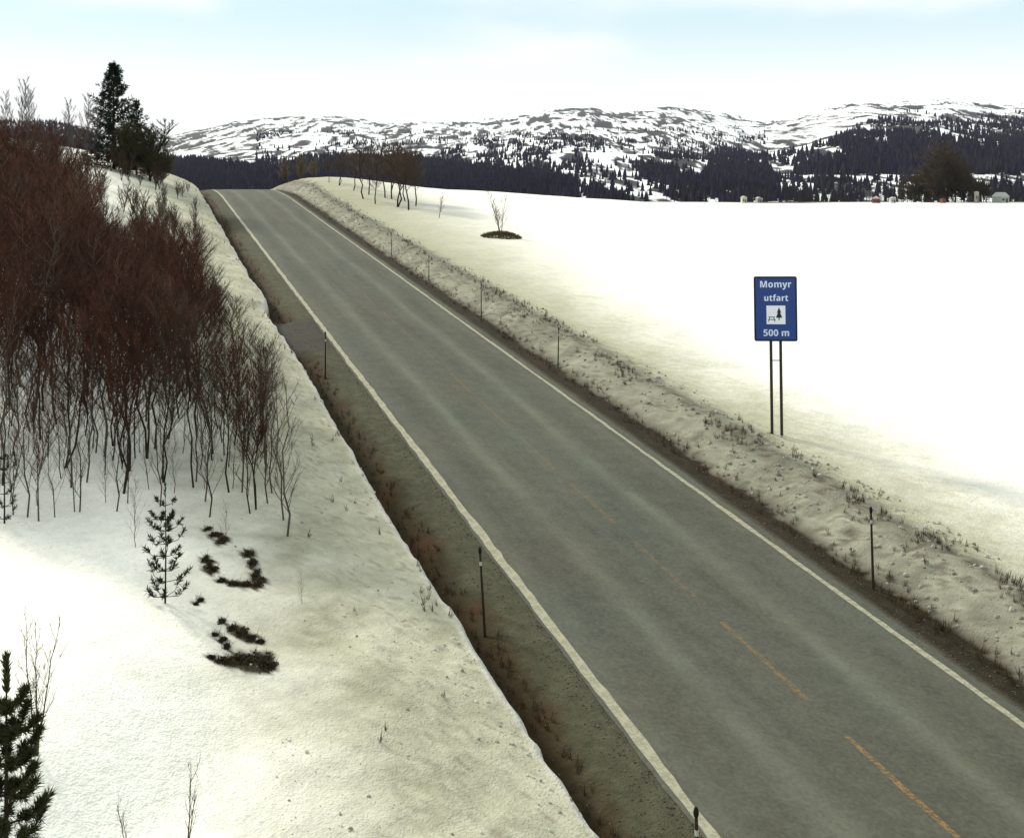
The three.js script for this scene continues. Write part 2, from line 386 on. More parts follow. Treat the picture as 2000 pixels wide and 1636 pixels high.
// ------------------------------------------------------------------ hills: snow mountains with bare rock, beyond the field
const skyline = [[-900, 300], [-200, 262], [60, 240], [140, 246], [260, 268], [330, 266], [400, 251], [460, 239], [550, 230], [610, 227], [700, 232], [740, 241], [800, 235], [900, 240], [1000, 232], [1080, 214], [1150, 210], [1215, 221], [1310, 211], [1400, 221], [1500, 236], [1560, 224], [1640, 208], [1700, 203], [1780, 199], [1850, 194], [1950, 206], [2100, 200], [2600, 215], [3400, 260]];
const ridgeD = (u) => pw([[-900, 1500], [100, 1700], [340, 2600], [1000, 3000], [1450, 3200], [1700, 2300], [2600, 2300]], u);
function hillY(x, d) {
  const u = 1000 + F * x / d, dr = ridgeD(u), vs = pw(skyline, u);
  const t = Math.log(Math.max(d, 330) / 560) / Math.log(dr / 560);
  let v = t < 0 ? 400 + -t * 90 : t < 1 ? lerp(400, vs, Math.pow(t, 0.85)) : vs + 90 * (t - 1) / 0.12;
  v = Math.min(v, 470);
  let y = EYE + d * (HOR - v) / F;
  const amp = ss(0.05, 0.5, t) * ss(1.9, 1.0, t);
  const n = fbm(x / 210, d / 260, 5, 201), terr = Math.abs(fbm(x / 95 + 7, d / 130, 3, 202));
  y += amp * (9 * n + 7 * (0.5 - terr) * ss(0.4, 0.9, t)) + amp * 2.2 * fbm(x / 26, d / 40, 3, 203);
  return y;
}
function hillColor(x, d) {
  const u = 1000 + F * x / d, t = Math.log(d / 560) / Math.log(ridgeD(u) / 560);
  const a = fbm(x / 60, d / 90, 4, 211), b = fbm(x / 13, d / 95, 3, 212), big = fbm(x / 240, d / 300, 3, 213);
  const rockiness = ss(0.42, 0.95, t) * pw([[300, 0.16], [620, 0.14], [900, 0.04], [1200, 0.05], [1450, -0.08], [1600, -0.1], [1800, 0.03], [2100, 0.05]], u);
  const f2 = fbm(x / 6.5, d / 48, 2, 214), rock = ss(0.10, 0.20, a * lerp(0.45, 0.8, t) + b * 0.75 + f2 * 0.45 + 0.3 * big + rockiness + 0.02);
  const heath = ss(0.0, 0.15, b * 0.8 + f2 * 0.6 + a * 0.3 - 0.25 * big) * ss(1.08, 0.6, t) * 0.88;
  const bare = [0.034 + 0.012 * b, 0.034 + 0.01 * a, 0.038];
  return mix3(mix3([0.83, 0.84, 0.845], [0.07, 0.062, 0.07], heath), bare, rock * 0.96);
}
{
  const A = []; for (let a = -1.6; a <= 1.6; a += a > -0.5 && a < 0.52 ? 0.00105 : 0.02) A.push(a);
  const D = []; for (let d = 335; d < 6200; d *= d < 3600 ? 1.0088 : 1.04) D.push(d);
  const n = A.length, m = D.length, pos = new Float32Array(n * m * 3), col = new Float32Array(n * m * 3), idx = new Uint32Array((n - 1) * (m - 1) * 6);
  let k = 0;
  for (let j = 0; j < m; j++) for (let i = 0; i < n; i++) {
    const d = D[j], x = A[i] * d, q = j * n + i;
    pos.set([x, hillY(x, d), -d], q * 3); col.set(hillColor(x, d), q * 3);
    if (i + 1 < n && j + 1 < m) { idx.set([q, q + 1, q + n, q + 1, q + n + 1, q + n], k); k += 6; }
  }
  const g = new THREE.BufferGeometry(); g.setAttribute('position', new THREE.BufferAttribute(pos, 3)); g.setAttribute('color', new THREE.BufferAttribute(col, 3)); g.setIndex(new THREE.BufferAttribute(idx, 1)); g.computeVertexNormals();
  M.hill = new THREE.MeshPhysicalMaterial({ specularIntensity: 0.22, vertexColors: true, roughness: 0.95 });
  struct('hills', g, M.hill);
}

// ------------------------------------------------------------------ far forest on the lower slopes
function farForestDensity(u, v, n) {
  const up1 = pw([[280, 306], [330, 308], [400, 316], [470, 320], [530, 330], [560, 334], [600, 322], [640, 314], [700, 306], [790, 311], [850, 315], [950, 324], [1050, 342], [1110, 352], [1200, 356]], u);
  let a = 0;
  if (u < 1130) a = Math.max(a, v > up1 + 4 * n && v < 392 ? 1 : 0);
  if (u > 1080 && u < 1560) a = Math.max(a, v > 345 + 14 * n && v < 400 ? 0.06 + (0.4 + 0.4 * ss(375, 392, v)) * ss(-0.05, 0.3, n) : 0);
  const w = pw([[1375, 340], [1400, 291], [1420, 290], [1470, 306], [1500, 322], [1515, 350]], u);
  if (u > 1375 && u < 1515 && v > w && v < 372) a = Math.max(a, 0.9);
  const hr = pw([[1490, 312], [1560, 290], [1635, 266], [1660, 252], [1720, 230], [1780, 217], [1850, 228], [1920, 226], [2000, 216], [2300, 214]], u);
  if (u > 1490 && v > hr + 7 * n && v < 342) a = Math.max(a, (u > 1630 ? 0.8 * ss(-0.16, 0.12, n + 0.06) : 0.5 * ss(0, 0.3, n)));
  if (u > 1440 && v > 352 && v < 400) a = Math.max(a, 0.12 + 0.5 * ss(-0.12, 0.2, n));
  if (u < 190) a = Math.max(a, v > pw([[-400, 245], [0, 238], [120, 240], [190, 262]], u) + 5 * n ? 1 : 0);
  if (u >= 500 && u < 1500) a = Math.max(a, v > 230 && v < 362 ? (0.6 * ss(-0.1, 0.35, n) + 0.02) * ss(236, 280, v) : 0);
  return a;
}
{
  const g = new GB(), r = rng(17);
  for (const [y0, y1, w] of [[0.02, 0.62, 0.21], [0.34, 1.0, 0.14]]) {
    const N = 6, ring = []; for (let j = 0; j < N; j++) { const a = j / N * 6.283, q = w * (0.75 + 0.5 * r()); ring.push(g.v(Math.cos(a) * q, y0 + 0.1 * (r() - 0.5), Math.sin(a) * q)); }
    const top = g.v((r() - 0.5) * 0.03, y1, (r() - 0.5) * 0.03), bot = g.v(0, y0 + 0.05, 0);
    for (let j = 0; j < N; j++) { g.tri(ring[j], top, ring[(j + 1) % N]); g.tri(ring[j], ring[(j + 1) % N], bot); }
  }
  const geo = g.geo(true), list = [], q = rng(23), dummy = new THREE.Object3D();
  for (let k = 0; k < 420000 && list.length < 36000; k++) {
    const u = -350 + 2700 * q(), d = 560 * Math.pow(6.2, q()), x = (u - 1000) / F * d;
    if (d > ridgeD(u) * 1.02) continue;
    const y = hillY(x, d), v = HOR - (y - EYE) / d * F, n = fbm(x / 24, d / 210, 3, 221);
    if (q() > farForestDensity(u, v, n) * 0.8) continue;
    list.push([x, y, d, (5.0 + 4.5 * q()) * pw([[600, 0.8], [1000, 1], [1700, 0.8], [2600, 0.62]], d) * (u > 1490 && v < 342 ? 1.25 : 1), q()]);
  }
  M.farForest = new THREE.MeshPhysicalMaterial({ specularIntensity: 0.22, color: new THREE.Color().setRGB(0.020, 0.017, 0.028), roughness: 1 });
  const im = new THREE.InstancedMesh(geo, M.farForest, list.length);
  im.name = 'far_forest'; im.userData = { kind: 'stuff', label: 'dark conifer forest on the lower slopes of the snowy mountains', category: 'forest' };
  list.forEach(([x, y, d, h, t], i) => { dummy.position.set(x, y - 0.3, -d); dummy.rotation.set(0, t * 6.28, 0); dummy.scale.set(h * (0.9 + 0.5 * t), h, h * (0.9 + 0.5 * t)); dummy.updateMatrix(); im.setMatrixAt(i, dummy.matrix); im.setColorAt(i, new THREE.Color().setRGB(0.75 + 0.6 * hash(i, 3), 0.75 + 0.55 * hash(i, 3), 0.8 + 0.5 * hash(i, 4))); });
  im.castShadow = im.receiveShadow = true;
  scene.add(im);
}

// ------------------------------------------------------------------ plants
M.bark = new THREE.MeshPhysicalMaterial({ specularIntensity: 0.22, color: new THREE.Color().setRGB(0.030, 0.022, 0.016), roughness: 0.95 });
M.barkPale = new THREE.MeshStandardMaterial({ color: new THREE.Color().setRGB(0.062, 0.053, 0.05), roughness: 0.95 });
M.barkGrey = new THREE.MeshPhysicalMaterial({ specularIntensity: 0.22, color: new THREE.Color().setRGB(0.085, 0.07, 0.053), roughness: 0.95 });
M.twigRed = new THREE.MeshPhysicalMaterial({ specularIntensity: 0.22, color: new THREE.Color().setRGB(0.040, 0.0145, 0.008), roughness: 0.9 });
M.twigWarm = new THREE.MeshPhysicalMaterial({ specularIntensity: 0.22, color: new THREE.Color().setRGB(0.056, 0.022, 0.012), roughness: 0.9 });
M.twigGrey = new THREE.MeshPhysicalMaterial({ specularIntensity: 0.22, color: new THREE.Color().setRGB(0.06, 0.042, 0.03), roughness: 0.9 });
M.twigBrown = new THREE.MeshPhysicalMaterial({ specularIntensity: 0.22, color: new THREE.Color().setRGB(0.036, 0.021, 0.013), roughness: 0.9 });
M.twigOlive = new THREE.MeshPhysicalMaterial({ specularIntensity: 0.22, color: new THREE.Color().setRGB(0.042, 0.039, 0.017), roughness: 0.9 });
M.needle = new THREE.MeshPhysicalMaterial({ specularIntensity: 0.22, color: new THREE.Color().setRGB(0.022, 0.026, 0.010), roughness: 0.85, side: THREE.DoubleSide });
M.needleDark = new THREE.MeshPhysicalMaterial({ specularIntensity: 0.22, color: new THREE.Color().setRGB(0.012, 0.019, 0.010), roughness: 0.9, side: THREE.DoubleSide });
M.heather = new THREE.MeshPhysicalMaterial({ specularIntensity: 0.22, vertexColors: true, roughness: 0.95, side: THREE.DoubleSide });

// bare broad-leaved sapling of height h: one trunk mesh, one mesh of branches, one of twigs
function birchGeos(seed, h, o = {}) {
  const r = rng(seed), { nBranch = 26, nTwig = 12, from = 0.3, spread = 0.6, stems = 1, rad = 0.009, twigR = 0.0045, lean = 0.1, reach = 0.3, steep = 0.75, wave = 0.04 } = o;
  const T = new GB(), B = new GB(), W = new GB();
  for (let st = 0; st < stems; st++) {
    const hh = h * (st ? 0.65 + 0.35 * r() : 1), az = r() * 6.28, l = lean * (stems > 1 ? 2.6 : 1) * (0.5 + r()), pts = [], rr = [];
    const bend = (r() - 0.5) * 0.25, N = 7;
    for (let k = 0; k <= N; k++) { const t = k / N; pts.push(V(Math.cos(az) * l * hh * (t * 0.6 + bend * Math.sin(t * 3)) + (r() - 0.5) * wave * hh * 0.5 * (k ? 1 : 0), hh * t - 0.15 * (k ? 0 : 1), Math.sin(az) * l * hh * (t * 0.6 + bend * Math.sin(t * 3)) + (r() - 0.5) * wave * hh * 0.5 * (k ? 1 : 0))); rr.push(h * rad * (1 - 0.88 * t) + 0.002); }
    T.tube(pts, rr, 6);
    const along = (t) => { const f = clamp(t, 0, 0.999) * N, i = Math.floor(f); return V().lerpVectors(pts[i], pts[i + 1], f - i); };
    for (let b = 0; b < nBranch; b++) {
      const t = from + (0.98 - from) * (b + r()) / nBranch, p0 = along(t), a = b * 2.4 + r(), L = hh * reach * (1.15 - 0.75 * t) * (0.6 + 0.7 * r());
      const out = spread * (0.7 + 0.6 * r()), dir = V(Math.cos(a) * out, steep + 0.3 * r(), Math.sin(a) * out).normalize();
      const p1 = p0.clone().addScaledVector(dir, L * 0.5), d2 = dir.clone().lerp(V(0, 1, 0), 0.25).add(V((r() - .5) * .3, 0, (r() - .5) * .3)).normalize(), p2 = p1.clone().addScaledVector(d2, L * 0.5);
      const rb = Math.max(twigR * 1.3, h * rad * (1 - t) * 0.45);
      B.tube([p0, p1, p2], [rb, rb * 0.65, twigR * 0.5], 4);
      for (let w = 0; w < nTwig; w++) {
        const q = 0.2 + 0.8 * r(), s0 = q < 0.5 ? V().lerpVectors(p0, p1, q * 2) : V().lerpVectors(p1, p2, q * 2 - 1);
        const td = d2.clone().add(V((r() - .5) * 1.5, (r() - .15) * 0.8, (r() - .5) * 1.5)).normalize(), tl = L * (0.25 + 0.35 * r());
        W.twig(s0, s0.clone().addScaledVector(td, tl), twigR * (0.8 + 0.5 * r()));
      }
    }
  }
  return { trunk: T.geo(), branches: B.geo(), twigs: W.geo() };
}
function makeBirch(stem, category, g, trunkMat, branchMat, twigMat) {
  const o = new THREE.Group(); o.userData = { category, stem };
  part('trunk', g.trunk, trunkMat, o);
  const cr = part('crown', g.branches, branchMat, o);
  part('twigs', g.twigs, twigMat, cr);
  return o;
}
// conifer needles as a spray of blades round a branch
function spray(G, r, a, b, n, len, w, up = 0.3) {
  const dir = V().subVectors(b, a).normalize();
  for (let k = 0; k < n; k++) {
    const p = V().lerpVectors(a, b, r()), o = V(r() - .5, r() - .5 + up * 0.5, r() - .5).normalize().addScaledVector(dir, 0.7).normalize(), side = V().crossVectors(o, V(r() - .5, r() - .5, r() - .5)).normalize();
    G.blade(p, p.clone().addScaledVector(o, len * (0.6 + 0.6 * r())), w, side);
  }
}
function makeSpruce(seed, h, o = {}) {
  const r = rng(seed), { wide = 0.2, low = 0.04, gaps = 0.25, mat = M.needleDark, stem = 'spruce_tree', per = 12 } = o, T = new GB(), N = new GB();
  T.tube([V(0, -0.2, 0), V(0.02 * h * (r() - .5), h * 0.5, 0), V(0, h, 0)], [h * 0.016, h * 0.009, h * 0.001], 6);
  const tiers = o.tiers ?? 26;
  for (let t = 0; t < tiers; t++) {
    const f = t / tiers, y = h * (low + (0.99 - low) * f), R = h * wide * Math.pow(1 - f, 0.8) * (0.75 + 0.5 * r()), n = Math.max(3, Math.round(9 * (1 - f * 0.6)));
    for (let b = 0; b < n; b++) {
      if (r() < gaps * 0.5) continue;
      const a = b / n * 6.28 + r(), L = R * (0.65 + 0.6 * r()) + h * 0.008, droop = lerp(-0.15, 0.55, f) + 0.2 * (r() - .5), p0 = V(0, y, 0), p1 = V(Math.cos(a) * L * 0.6, y + L * droop * 0.4, Math.sin(a) * L * 0.6), p2 = V(Math.cos(a) * L, y + L * (droop * 0.6 + 0.15), Math.sin(a) * L);
      T.tube([p0, p1, p2], [h * 0.0025, h * 0.0018, h * 0.0008], 3);
      spray(N, r, p0.clone().lerp(p1, 0.25), p1, per * 0.6, h * 0.035, h * 0.0042, -0.2); spray(N, r, p1, p2, per, h * 0.04, h * 0.0042, 0.0);
    }
  }
  spray(N, r, V(0, h * 0.9, 0), V(0, h, 0), 18, h * 0.03, h * 0.003, 1);
  const g = new THREE.Group(); g.userData = { category: 'tree', stem };
  part('trunk', T.geo(), M.bark, g); part('crown', N.geo(), mat, g);
  return g;
}
// young pine: open whorls of upturned branches with needle tufts at their ends
function makePine(seed, h, o = {}) {
  const r = rng(seed), { whorls = 8, reach = 0.25, tuft = 0.055, per = 46, first = 0.06, mat = M.needle, thick = 0.012, nw = 0.0032, full = false } = o, T = new GB(), Bg = new GB(), N = new GB();
  const lean = (r() - .5) * 0.02;
  T.tube([V(0, -0.2, 0), V(lean * h, h * 0.5, 0), V(0, h * 0.98, 0)], [h * thick, h * thick * 0.62, h * thick * 0.2], 7);
  for (let w = 0; w < whorls; w++) {
    const f = w / whorls, y = h * (first + (0.93 - first) * f) + 0.02 * h * (r() - .5), n = 3 + Math.floor(r() * 3.2), a0 = r() * 6.28;
    for (let b = 0; b < n; b++) {
      const a = a0 + b / n * 6.28 + 0.3 * (r() - .5), L = h * reach * (1.1 - 0.85 * f) * (0.75 + 0.25 * ss(0, 0.25, f)) * (0.55 + 0.65 * r());
      const p0 = V(0, y, 0), p1 = V(Math.cos(a) * L * 0.65, y + L * 0.1, Math.sin(a) * L * 0.65), p2 = V(Math.cos(a) * L, y + L * (0.42 + 0.25 * r()), Math.sin(a) * L);
      Bg.tube([p0, p1, p2], [h * thick * 0.42, h * thick * 0.3, h * thick * 0.16], 4);
      spray(N, r, p1.clone().lerp(p2, 0.15), p2, per, h * tuft * (1 - 0.3 * f), h * nw, 0.5);
      if (full) spray(N, r, p0.clone().lerp(p1, 0.35), p1, per * 0.7, h * tuft * (0.9 - 0.3 * f), h * nw, 0.5);
      if (r() < 0.6) { const q = V(p1.x * 0.9 + (r() - .5) * L * .5, p1.y + L * 0.12, p1.z * 0.9 + (r() - .5) * L * .5); Bg.tube([p0.clone().lerp(p1, 0.6), q], [h * thick * 0.2, h * thick * 0.12], 3); spray(N, r, p0.clone().lerp(p1, 0.7), q, per * 0.5, h * tuft * 0.8, h * nw, 0.5); }
    }
  }
  spray(N, r, V(0, h * 0.88, 0), V(0, h, 0), per, h * tuft * 0.8, h * 0.003, 1.4);
  const g = new THREE.Group(); g.userData = { category: 'tree', stem: 'young_pine' };
  part('trunk', T.geo(), M.bark, g); const c = part('crown', Bg.geo(), M.bark, g); part('needles', N.geo(), mat, c);
  return g;
}
M.fieldTwig = new THREE.MeshPhysicalMaterial({ specularIntensity: 0.22, color: new THREE.Color().setRGB(0.042, 0.032, 0.019), roughness: 0.9 });
const birches = [];
for (let k = 0; k < 9; k++) birches.push(makeBirch('bare_birch', 'tree', birchGeos(300 + k, 5, { nBranch: 34, nTwig: 17, from: 0.22 + 0.18 * (k % 3) / 2, stems: k % 3 === 1 ? 2 : 1, reach: 0.33 + 0.04 * (k % 2), twigR: 0.0064, rad: 0.0055, wave: 0.10 }), k % 3 === 0 ? M.barkGrey : M.bark, k % 3 === 0 ? M.barkGrey : M.twigBrown, [M.twigRed, M.twigRed, M.twigWarm, M.twigRed, M.twigGrey][k % 5]));
const lean = [];
for (let k = 0; k < 4; k++) lean.push(makeBirch('bare_birch', 'tree', birchGeos(340 + k, 4, { nBranch: 20, nTwig: 8, from: 0.1, reach: 0.28, twigR: 0.0042, rad: 0.006, spread: 0.5, wave: 0.11, lean: 0.16 }), k % 2 ? M.bark : M.barkGrey, k % 2 ? M.twigBrown : M.barkGrey, k % 2 ? M.twigBrown : M.twigGrey));

// --- front row of the thicket, each at its own place
const TH = 'bare saplings along the front edge of the thicket';
const front = [   // u, v of the foot, height in photograph pixels, model, label
  [560, 1047, 290, 'L0', 'lone bare sapling nearest the road ditch, its thick dark foot in grey snow'],
  [500, 995, 300, 'B1', 'bare birch just behind and beside the lone sapling nearest the ditch'],
  [408, 1010, 260, 'L1', 'slim bare birch above the upper dark heather patch'],
  [378, 952, 330, 'B2', 'bare birch rising just behind the small pine, on its road side'],
  [318, 942, 360, 'B4', 'bare birch standing in line behind the tip of the small pine'],
  [265, 1068, 130, 'L2', 'short thin bare sapling beside the small pine, on the side away from the road'],
  [240, 905, 330, 'B5', 'bare birch at the top of the bright snow slope, behind the short thin sapling'],
  [155, 1000, 240, 'L3', 'thin forked bare birch on the brow of the white snow mound, nearest the small pine'],
  [75, 1018, 300, 'B6', 'bare birch with a dark straight foot on the brow of the white mound'],
  [52, 1010, 290, 'L0', 'thin bare birch beside the straight one on the mound brow, farther from the road'],
  [440, 1062, 85, 'L1', 'tiny bare sapling sprouting beside the upper heather patch'],
  [472, 962, 300, 'B0', 'bare birch between the slim birch and the one behind the lone sapling'],
  [532, 962, 270, 'L2', 'bare sapling behind the lone sapling, at the thicket corner by the ditch'],
  [590, 1180, 62, 'L3', 'tiny dry stem alone on the grey snow bank beside the ditch'],
];
for (const [u, v, hp, m, label] of front) {
  const p = hit(u, v), src = m[0] === 'B' ? birches[+m[1]] : lean[+m[1]], base = m[0] === 'B' ? 5 : 4;
  const o = copyOf(src, label, at(p.x, p.d), hash(u, v) * 6.28, hp * p.m / base, TH);
  if (u === 560) o.scale.x = o.scale.z = o.scale.y * 1.25;
}
// --- the mass of the thicket
{
  const r = rng(77), spots = [];
  for (let k = 0; k < 9000 && spots.length < 290; k++) {
    const d = 25.5 + 42 * Math.pow(r(), 0.9), s = -6.6 - 15 * r(), x = xOf(s, d);
    const edge = pw([[25, -7.6], [30, -7.2], [40, -7.2], [50, -8.2], [58, -9.8], [68, -14]], d) + 0.6 * vnoise(d * 0.5, 1, 9);
    if (s > edge || x / d < -0.53) continue;
    if (spots.some((q) => Math.hypot(q[0] - x, q[1] - d) < 0.66)) continue;
    const h = pw([[25, 3.6], [30, 4.6], [45, 5.0], [55, 4.6], [68, 4.4]], d) * (0.72 + 0.5 * r()) * (0.6 + 0.4 * ss(0, 3.5, edge - s));
    // the snow bank beyond shows over the thicket's lower shoulder
    const u = 1000 + F * x / d, cap = pw([[-60, 290], [60, 305], [130, 322], [167, 372], [200, 432], [250, 440], [300, 410], [340, 425], [390, 440], [405, 500], [420, 535], [445, 580], [500, 625], [540, 650]], u);
    const hMax = EYE + (HOR - cap) * d / F - groundY(x, d);
    if (hMax < 1.3) continue;
    spots.push([x, d, Math.min(h, hMax * (0.82 + 0.18 * r()))]);
  }
  for (const [x, d, h] of spots) { const k = Math.floor(r() * 9); const w = 1.05 + 0.4 * r(); copyOf(birches[k], 'bare red-brown birch within the dense thicket on the snowy roadside bank', at(x, d), r() * 6.28, [h / 5 * w, h / 5, h / 5 * w], 'bare birches massed in the thicket'); }
}

// --- thin stems along the foot of the thicket
{
  const r = rng(191), spots = [];
  for (let k = 0; k < 3000 && spots.length < 70; k++) {
    const d = 23.6 + 6.5 * r(), s = -7.2 - 8 * r(), x = xOf(s, d);
    if (x / d < -0.52 || spots.some((q) => Math.hypot(q[0] - x, q[1] - d) < 0.45)) continue;
    if (d < pw([[-0.5, 22.6], [-0.36, 24.3], [-0.27, 25.2], [-0.2, 23.6]], x / d)) continue;
    spots.push([x, d, 1.1 + 2.2 * r()]);
  }
  for (const [x, d, h] of spots) copyOf(lean[Math.floor(r() * 4)], 'thin pale bare stem in the undergrowth along the foot of the thicket', at(x, d), r() * 6.28, h / 4, 'thin stems at the foot of the thicket', 'thin_sapling');
}
// --- low bushes on the bank beyond the thicket
{
  const r = rng(97), low = [];
  for (let k = 0; k < 3; k++) low.push(makeBirch('bank_bush', 'shrub', birchGeos(390 + k, 1.4, { nBranch: 14, nTwig: 9, from: 0.08, stems: 3, twigR: 0.007, rad: 0.011, reach: 0.45, spread: 0.6, lean: 0.14 }), M.barkGrey, k ? M.twigBrown : M.barkGrey, k ? M.twigBrown : M.barkGrey));
  for (let k = 0; k < 46; k++) {
    const d = 56 + 46 * r(), s = -6.4 - 8 * Math.pow(r(), 0.8), x = xOf(s, d);
    copyOf(low[k % 3], 'low bare bush on the beige snow bank between the thicket and the road crest', at(x, d), r() * 6.28, 0.5 + 0.9 * r() * ss(-6, -10, s) + 0.2, 'low bare bushes on the snow bank');
  }
}
{
  const r = rng(171), spots = [];
  for (let k = 0; k < 3000 && spots.length < 64; k++) {
    const d = 56 + 40 * r(), u = -60 + 235 * r(), x = (u - 1000) / F * d;
    if (sOf(x, d) > -9 || spots.some((q) => Math.hypot(q[0] - x, q[1] - d) < 0.8)) continue;
    const cap = pw([[-60, 228], [100, 250], [150, 285], [180, 318]], u) + 40 * r();
    const h = Math.min(5.5, EYE + (HOR - cap) * d / F - groundY(x, d)); if (h < 1.4) continue;
    spots.push([x, d, h]);
  }
  for (const [x, d, h] of spots) copyOf(birches[Math.floor(r() * 9)], 'bare brown birch high on the bank between the thicket and the pale birches', at(x, d), r() * 6.28, [h / 5 * 1.2, h / 5, h / 5 * 1.2], 'bare birches high on the bank', 'bank_birch');
}
// --- spruce and its neighbours at the top of the bank
const spruce = makeSpruce(401, 9.2, { wide: 0.30, tiers: 36, per: 34, gaps: 0.14 });
{
  const p = hit(222, 330, 60, 140);
  copyOf(spruce, 'tall dark spruce standing on the crest of the bank above the thicket', at(p.x, p.d), 0.4, 205 * p.m / 9.2 * 1.02);
  const s2 = makeSpruce(409, 7, { wide: 0.27, tiers: 26, per: 28, gaps: 0.3 });
  const p2 = { x: (266 - 1000) / F * (p.d + 1.2), d: p.d + 1.2 };
  copyOf(s2, 'shorter ragged spruce close against the tall spruce, on its road side', at(p2.x, p2.d), 1.0, 150 * p.m / 7);
  const bush = makeBirch('olive_birch', 'tree', birchGeos(421, 5, { nBranch: 40, nTwig: 26, from: 0.04, stems: 4, twigR: 0.016, spread: 0.85, reach: 0.36, rad: 0.01 }), M.bark, M.twigOlive, M.twigOlive);
  copyOf(bush, 'bushy olive brown tree at the road end of the spruce clump', at((292 - 1000) / F * (p.d - 1), p.d - 1), 0, [122 * p.m / 5 * 1.35, 108 * p.m / 5, 122 * p.m / 5 * 1.35]);
  copyOf(bush, 'olive brown bush in front of the foot of the tall spruce', at((248 - 1000) / F * (p.d - 2), p.d - 2), 2, [100 * p.m / 5 * 1.3, 96 * p.m / 5, 100 * p.m / 5 * 1.3]);
  copyOf(bush, 'low olive bush between the spruce clump and the snowy bank edge', at((316 - 1000) / F * (p.d + 2), p.d + 2), 4, [70 * p.m / 5 * 1.3, 62 * p.m / 5, 70 * p.m / 5 * 1.3]);
  const pale = makeBirch('pale_birch', 'tree', birchGeos(431, 6, { nBranch: 40, nTwig: 30, from: 0.12, twigR: 0.0085, rad: 0.007, reach: 0.3, spread: 0.55 }), M.barkGrey, M.barkPale, M.barkPale);
  const pl = [[38, 165, 'tallest pale bare birch against the sky above the thicket, farthest from the spruce'], [8, 130, 'pale bare birch at the end of the row above the thicket, beyond the tallest'], [62, 140, 'pale bare birch beside the tallest one, on the spruce side'], [140, 140, 'pale bare birch midway between the tallest pale birch and the spruce'], [168, 150, 'pale bare birch close beside the spruce clump, away from the road'], [188, 130, 'slender pale birch touching the tall spruce, away from the road'], [105, 95, 'short pale birch in the gap of the row above the thicket']];
  pl.forEach(([u, hp, label], i) => { const d = p.d - 6 + 3 * (i % 3); copyOf(pale, label, at((u - 1000) / F * d, d), i * 1.3, hp * 0.88 * d / F / 6, 'pale birches against the sky'); });
}

// --- pines in the foreground
{
  const pine = makePine(501, 2.1, { whorls: 8, reach: 0.235, tuft: 0.054, per: 52, nw: 0.0036, thick: 0.009 });
  const p = hit(322, 1178); copyOf(pine, 'small young pine with open branches on the edge of the white snow mound', at(p.x, p.d), 0.7, 232 * p.m / 2.1);
  const q = hit(8, 1022); copyOf(makePine(507, 2, { whorls: 6, reach: 0.24, per: 40 }), 'small dark pine cut by the picture edge beside the thicket foot', at(q.x, q.d), 2, 160 * q.m / 2);
  const big = makePine(511, 2.6, { full: true, whorls: 9, reach: 0.225, tuft: 0.05, per: 330, first: 0.02, thick: 0.011, nw: 0.0017, mat: new THREE.MeshPhysicalMaterial({ specularIntensity: 0.25, color: new THREE.Color().setRGB(0.040, 0.043, 0.016), roughness: 0.85, side: THREE.DoubleSide }) });
  const d = 11.9, x = (12 - 1000) / F * d; copyOf(big, 'dark pine in the near corner of the picture with long needle tufts', at(x, d), 0.2, (EYE - (1290 - HOR) / F * d - groundY(x, d)) / 2.6);
  const shrub = makeBirch('bare_shrub', 'shrub', birchGeos(521, 2.2, { nBranch: 12, nTwig: 5, from: 0.25, stems: 4, twigR: 0.0032, rad: 0.0065, reach: 0.3, spread: 0.4, lean: 0.1 }), M.barkGrey, M.barkGrey, M.barkGrey);
  const ds = 14.4, xs = (72 - 1000) / F * ds; copyOf(shrub, 'tall thin bare shrub behind the near corner pine', at(xs, ds), 0.5, (EYE - (1215 - HOR) / F * ds - groundY(xs, ds)) / 2.2);
  const thin = makeBirch('bare_sapling', 'sapling', birchGeos(527, 1, { nBranch: 7, nTwig: 3, from: 0.3, stems: 2, twigR: 0.0026, rad: 0.008, reach: 0.42, spread: 0.4, lean: 0.16 }), M.barkGrey, M.barkGrey, M.barkGrey);
  for (const [u, v, label, turn] of [[365, 1510, 'small forked bare sapling on white snow at the bottom edge of the picture', 0], [250, 1560, 'smaller bare sapling on white snow between the forked sapling and the corner pine', 2.1]]) {
    const dd = 13.4, xx = (u - 1000) / F * dd; copyOf(thin, label, at(xx, dd), turn, EYE - (v - HOR) / F * dd - groundY(xx, dd));
  }
}

